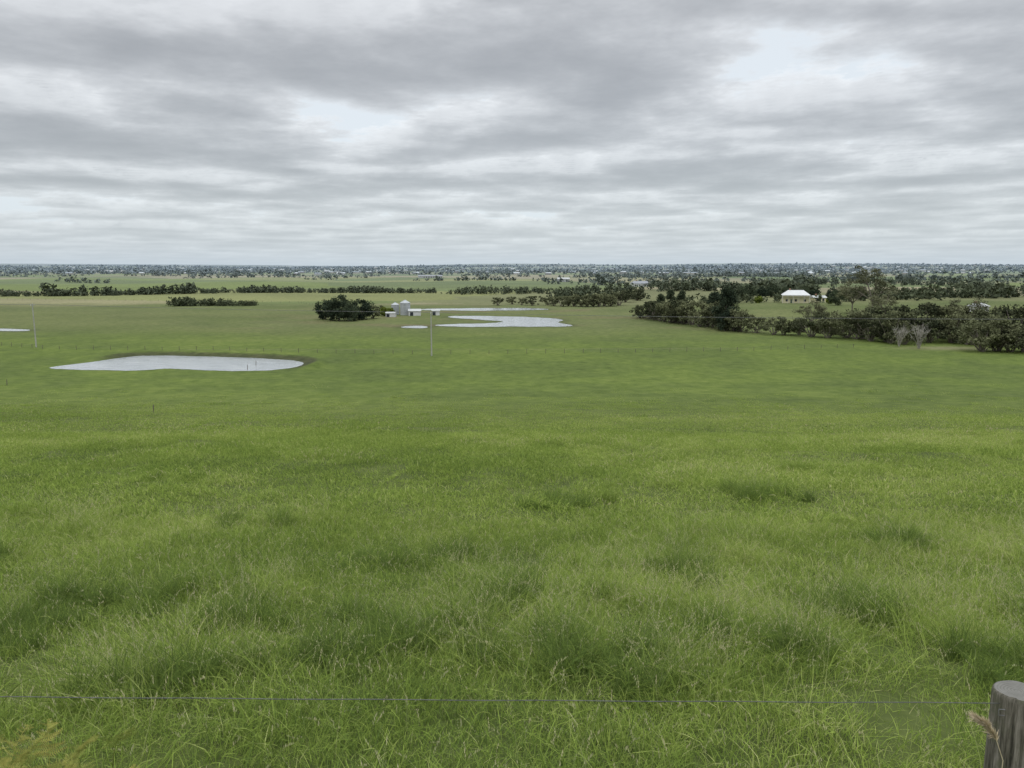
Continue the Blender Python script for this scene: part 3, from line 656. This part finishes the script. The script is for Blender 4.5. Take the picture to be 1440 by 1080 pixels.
fence('paddock_fence', [S(-300, 197), S(-113, 193), S(100, 196), S(340, 202), S(480, 210)], 4.5)
fence('paddock_fence', [S(-820, 232), S(-660, 206), S(-540, 203), S(-420, 203), S(-300, 197)], 4.5)
for k, y in [(-500, 88), (-710, 140), (-360, 170), (-372, 163)]:
    x, _ = S(k, y); z = gz(x, y); v, f = tube((x, y, z - .2), (x + .05, y, z + 1.1), .07, .06, 8)
    mesh_obj('fence_stake', v, f + [list(range(8, 16))], [m_postw])
fence('pasture_fence', [S(-720, 520), S(-300, 470), S(-200, 360)], 6)
fence('pasture_fence', [S(330, 330), S(560, 300), S(760, 290)], 6)

# ------------------------------------------------------------------ foreground fence: post + wires
m_fp, g, b = new_mat('weathered_post')
tco = g.n.new('ShaderNodeTexCoord').outputs['Object']
mp = g.n.new('ShaderNodeMapping'); g.l.new(tco, mp.inputs[0]); mp.inputs['Scale'].default_value = (1, 1, .07)
gr = g.noise(mp.outputs[0], 70, 6, .7, .3); bl = g.noise(tco, 9, 4, .6)
c1 = g.ramp(gr, [(.36, (.030, .028, .022)), (.5, (.125, .115, .09)), (.66, (.25, .23, .195))])
c1 = g.mix(g.math('MULTIPLY', g.sstep(bl, .48, .62), .6), c1, (.095, .10, .058))
g.put(b.inputs['Base Color'], c1)
bp = g.n.new('ShaderNodeBump'); bp.inputs['Strength'].default_value = 1; bp.inputs['Distance'].default_value = .012
g.put(bp.inputs['Height'], gr); g.l.new(bp.outputs[0], b.inputs['Normal'])
m_top, g, b = new_mat('post_end_grain')
tco = g.n.new('ShaderNodeTexCoord').outputs['Object']
wv = g.n.new('ShaderNodeTexWave'); wv.wave_type = 'RINGS'; wv.rings_direction = 'Z'; g.l.new(tco, wv.inputs[0]); wv.inputs['Scale'].default_value = 28; wv.inputs['Distortion'].default_value = 2.5; wv.inputs['Detail'].default_value = 4
g.put(b.inputs['Base Color'], g.mix(g.noise(tco, 25, 5, .7), g.ramp(wv.outputs['Fac'], [(0, (.05, .047, .04)), (1, (.12, .115, .10))]), (.20, .195, .175)))
PX, PY = 2.0, 2.82; pz = gz(PX, PY); e = empty('fence_post', (PX, PY, pz - .2)); topz = -1.66 - (pz - .2)
V = []; F = []; S_ = 48; lv = [(0, .088), (topz * .5, .087), (topz - .02, .086), (topz - .006, .084), (topz, .079)]
for li, (z_, r_) in enumerate(lv):
    for q in range(S_):
        a = q * 6.28318 / S_; rr = r_ * (1 + .018 * math.sin(3 * a + 1) + .012 * math.sin(7 * a)) - (.008 if q in (30, 31) else 0) - (.005 if q in (39,) else 0)
        V.append((rr * math.cos(a), rr * math.sin(a), z_ + (.004 * math.sin(2 * a) if li > 2 else 0)))
for l in range(4): F += [[l * S_ + q, l * S_ + (q + 1) % S_, (l + 1) * S_ + (q + 1) % S_, (l + 1) * S_ + q] for q in range(S_)]
o = mesh_obj('post_shaft', V, F, [m_fp], smooth=True); o.parent = e
V.append((0, 0, topz + .001)); o = mesh_obj('post_top', V[4 * S_:], [[q, (q + 1) % S_, S_] for q in range(S_)], [m_top]); o.parent = e
curve_obj('staple', [[(-.075, -.05, topz - .05), (-.097, -.045, topz - .05), (-.097, -.045, topz - .075), (-.075, -.05, topz - .075)]], .0018, m_wire, e)
def strand(z0, z1, sag):
    return [(x, PY - .02 + .002 * math.sin(x * 9), z0 + (z1 - z0) * (x + 4) / 6 - sag * math.sin(max(0, min(1, (x + 4) / 6)) * math.pi)) for x in np.linspace(-9, 6, 90)]
fw = empty('fence_wires'); m_fw = simple_mat('rusty_wire', (.12, .12, .115), .3, 30, .5, .5)
curve_obj('top_wire', [strand(-1.655, -1.70, .004)], .0017, m_fw, fw)
curve_obj('lower_wire', [strand(-1.985, -2.0, .006)], .0017, m_fw, fw)
z_ = gz(-3.9, PY); v, f = tube((-3.9, PY, z_ - .2), (-3.9, PY, -1.62), .086, .083, 24); mesh_obj('fence_post', v, f + [list(range(24, 48))], [m_fp])

# ------------------------------------------------------------------ dry seed plume beside the post
m_straw = simple_mat('dry_straw', (.52, .44, .30), .2, 20)
V = []; F = []; r = np.random.default_rng(5)
path = [np.array(p) for p in [(1.88, 2.70, -2.55), (1.87, 2.68, -2.1), (1.86, 2.66, -1.85), (1.825, 2.66, -1.76), (1.785, 2.66, -1.705), (1.74, 2.66, -1.675)]]
def bez(t):
    t = t * (len(path) - 1); i_ = min(int(t), len(path) - 2); return path[i_] * (1 - (t - i_)) + path[i_ + 1] * (t - i_)
for q in range(20):
    v, f = tube(bez(q / 20), bez((q + 1) / 20), .0016, .0015, 5); o = len(V); V += [tuple(p) for p in v]; F += [[a + o for a in ff] for ff in f]
for q in range(900):
    t = .58 + .42 * r.random(); c = bez(t); d = (bez(min(1, t + .03)) - bez(t - .03)); d /= np.linalg.norm(d)
    dd = d * .9 + r.normal(0, .3, 3); dd /= np.linalg.norm(dd); L_ = r.uniform(.016, .040) * (1.25 - abs(t - .8)); s = np.cross(dd, r.normal(0, 1, 3)); s /= np.linalg.norm(s); s *= .0014
    o = len(V); V += [tuple(c - s), tuple(c + dd * L_ * .5 - s * 1.3), tuple(c + dd * L_), tuple(c + s)]; F.append([o, o + 1, o + 2, o + 3])
mesh_obj('dry_grass_plume', V, F, [m_straw])

# ------------------------------------------------------------------ bracken: small, finely divided fronds
def bracken(name, x, y, n, hh, seed, mat):
    r = np.random.default_rng(seed); V = []; F = []; T = []
    z = gz(x, y)
    for fr in range(n):
        a = r.random() * 6.283; L_ = hh * r.uniform(.6, 1.15); ti = r.random(); b0 = np.array([x + r.normal(0, .22), y + r.normal(0, .15), z])
        out = np.array([math.cos(a), math.sin(a), 0]); pts = [b0 + out * L_ * .35 * t ** 2 + np.array([0, 0, L_ * (t - .3 * t ** 3)]) for t in np.linspace(0, 1, 22)]
        side = np.array([-math.sin(a), math.cos(a), 0])
        for q in range(21):
            v, f = tube(pts[q], pts[q + 1], .0022, .0018, 4); o = len(V); V += [tuple(p) for p in v]; F += [[c + o for c in ff] for ff in f]; T += [.4] * len(v)
        for q in range(12, 22):
            t = q / 21; pl = .17 * (1.12 - t) ** .9 * (.7 + .5 * r.random())
            for sg in (-1, 1):
                dr = side * sg + out * .3 + np.array([0, 0, .25 + r.normal(0, .3)]); dr /= np.linalg.norm(dr)
                fw_ = np.cross(dr, r.normal(0, 1, 3)); fw_ /= np.linalg.norm(fw_)
                for e_ in range(9):
                    s = (e_ + .5) / 9; c = pts[q] + dr * pl * s; ll = .24 * pl * (1.12 - s) + .003
                    for s2 in (-1, 1):
                        tip = c + fw_ * s2 * ll + dr * ll * .5; wd_ = pl * .035; o = len(V)
                        V += [tuple(c - dr * wd_), tuple(tip), tuple(c + dr * wd_)]; F.append([o, o + 1, o + 2]); T += [min(1, ti * .8 + .3 * r.random())] * 3
    return mesh_obj(name, V, F, [mat], attrs={'tint': T})
bracken('bracken_fern', -2.6, 3.5, 22, .70, 1, m_fern); bracken('bracken_fern', -2.2, 3.35, 18, .62, 2, m_fern); bracken('bracken_fern', -1.75, 3.2, 9, .50, 3, m_fern)
bracken('bracken_fern', -3.0, 3.7, 16, .75, 4, m_fern); bracken('bracken_fern', 1.5, 2.9, 6, .50, 6, m_fern)

scene.view_settings.view_transform = 'Standard'; scene.view_settings.look = 'None'; scene.view_settings.exposure = 0
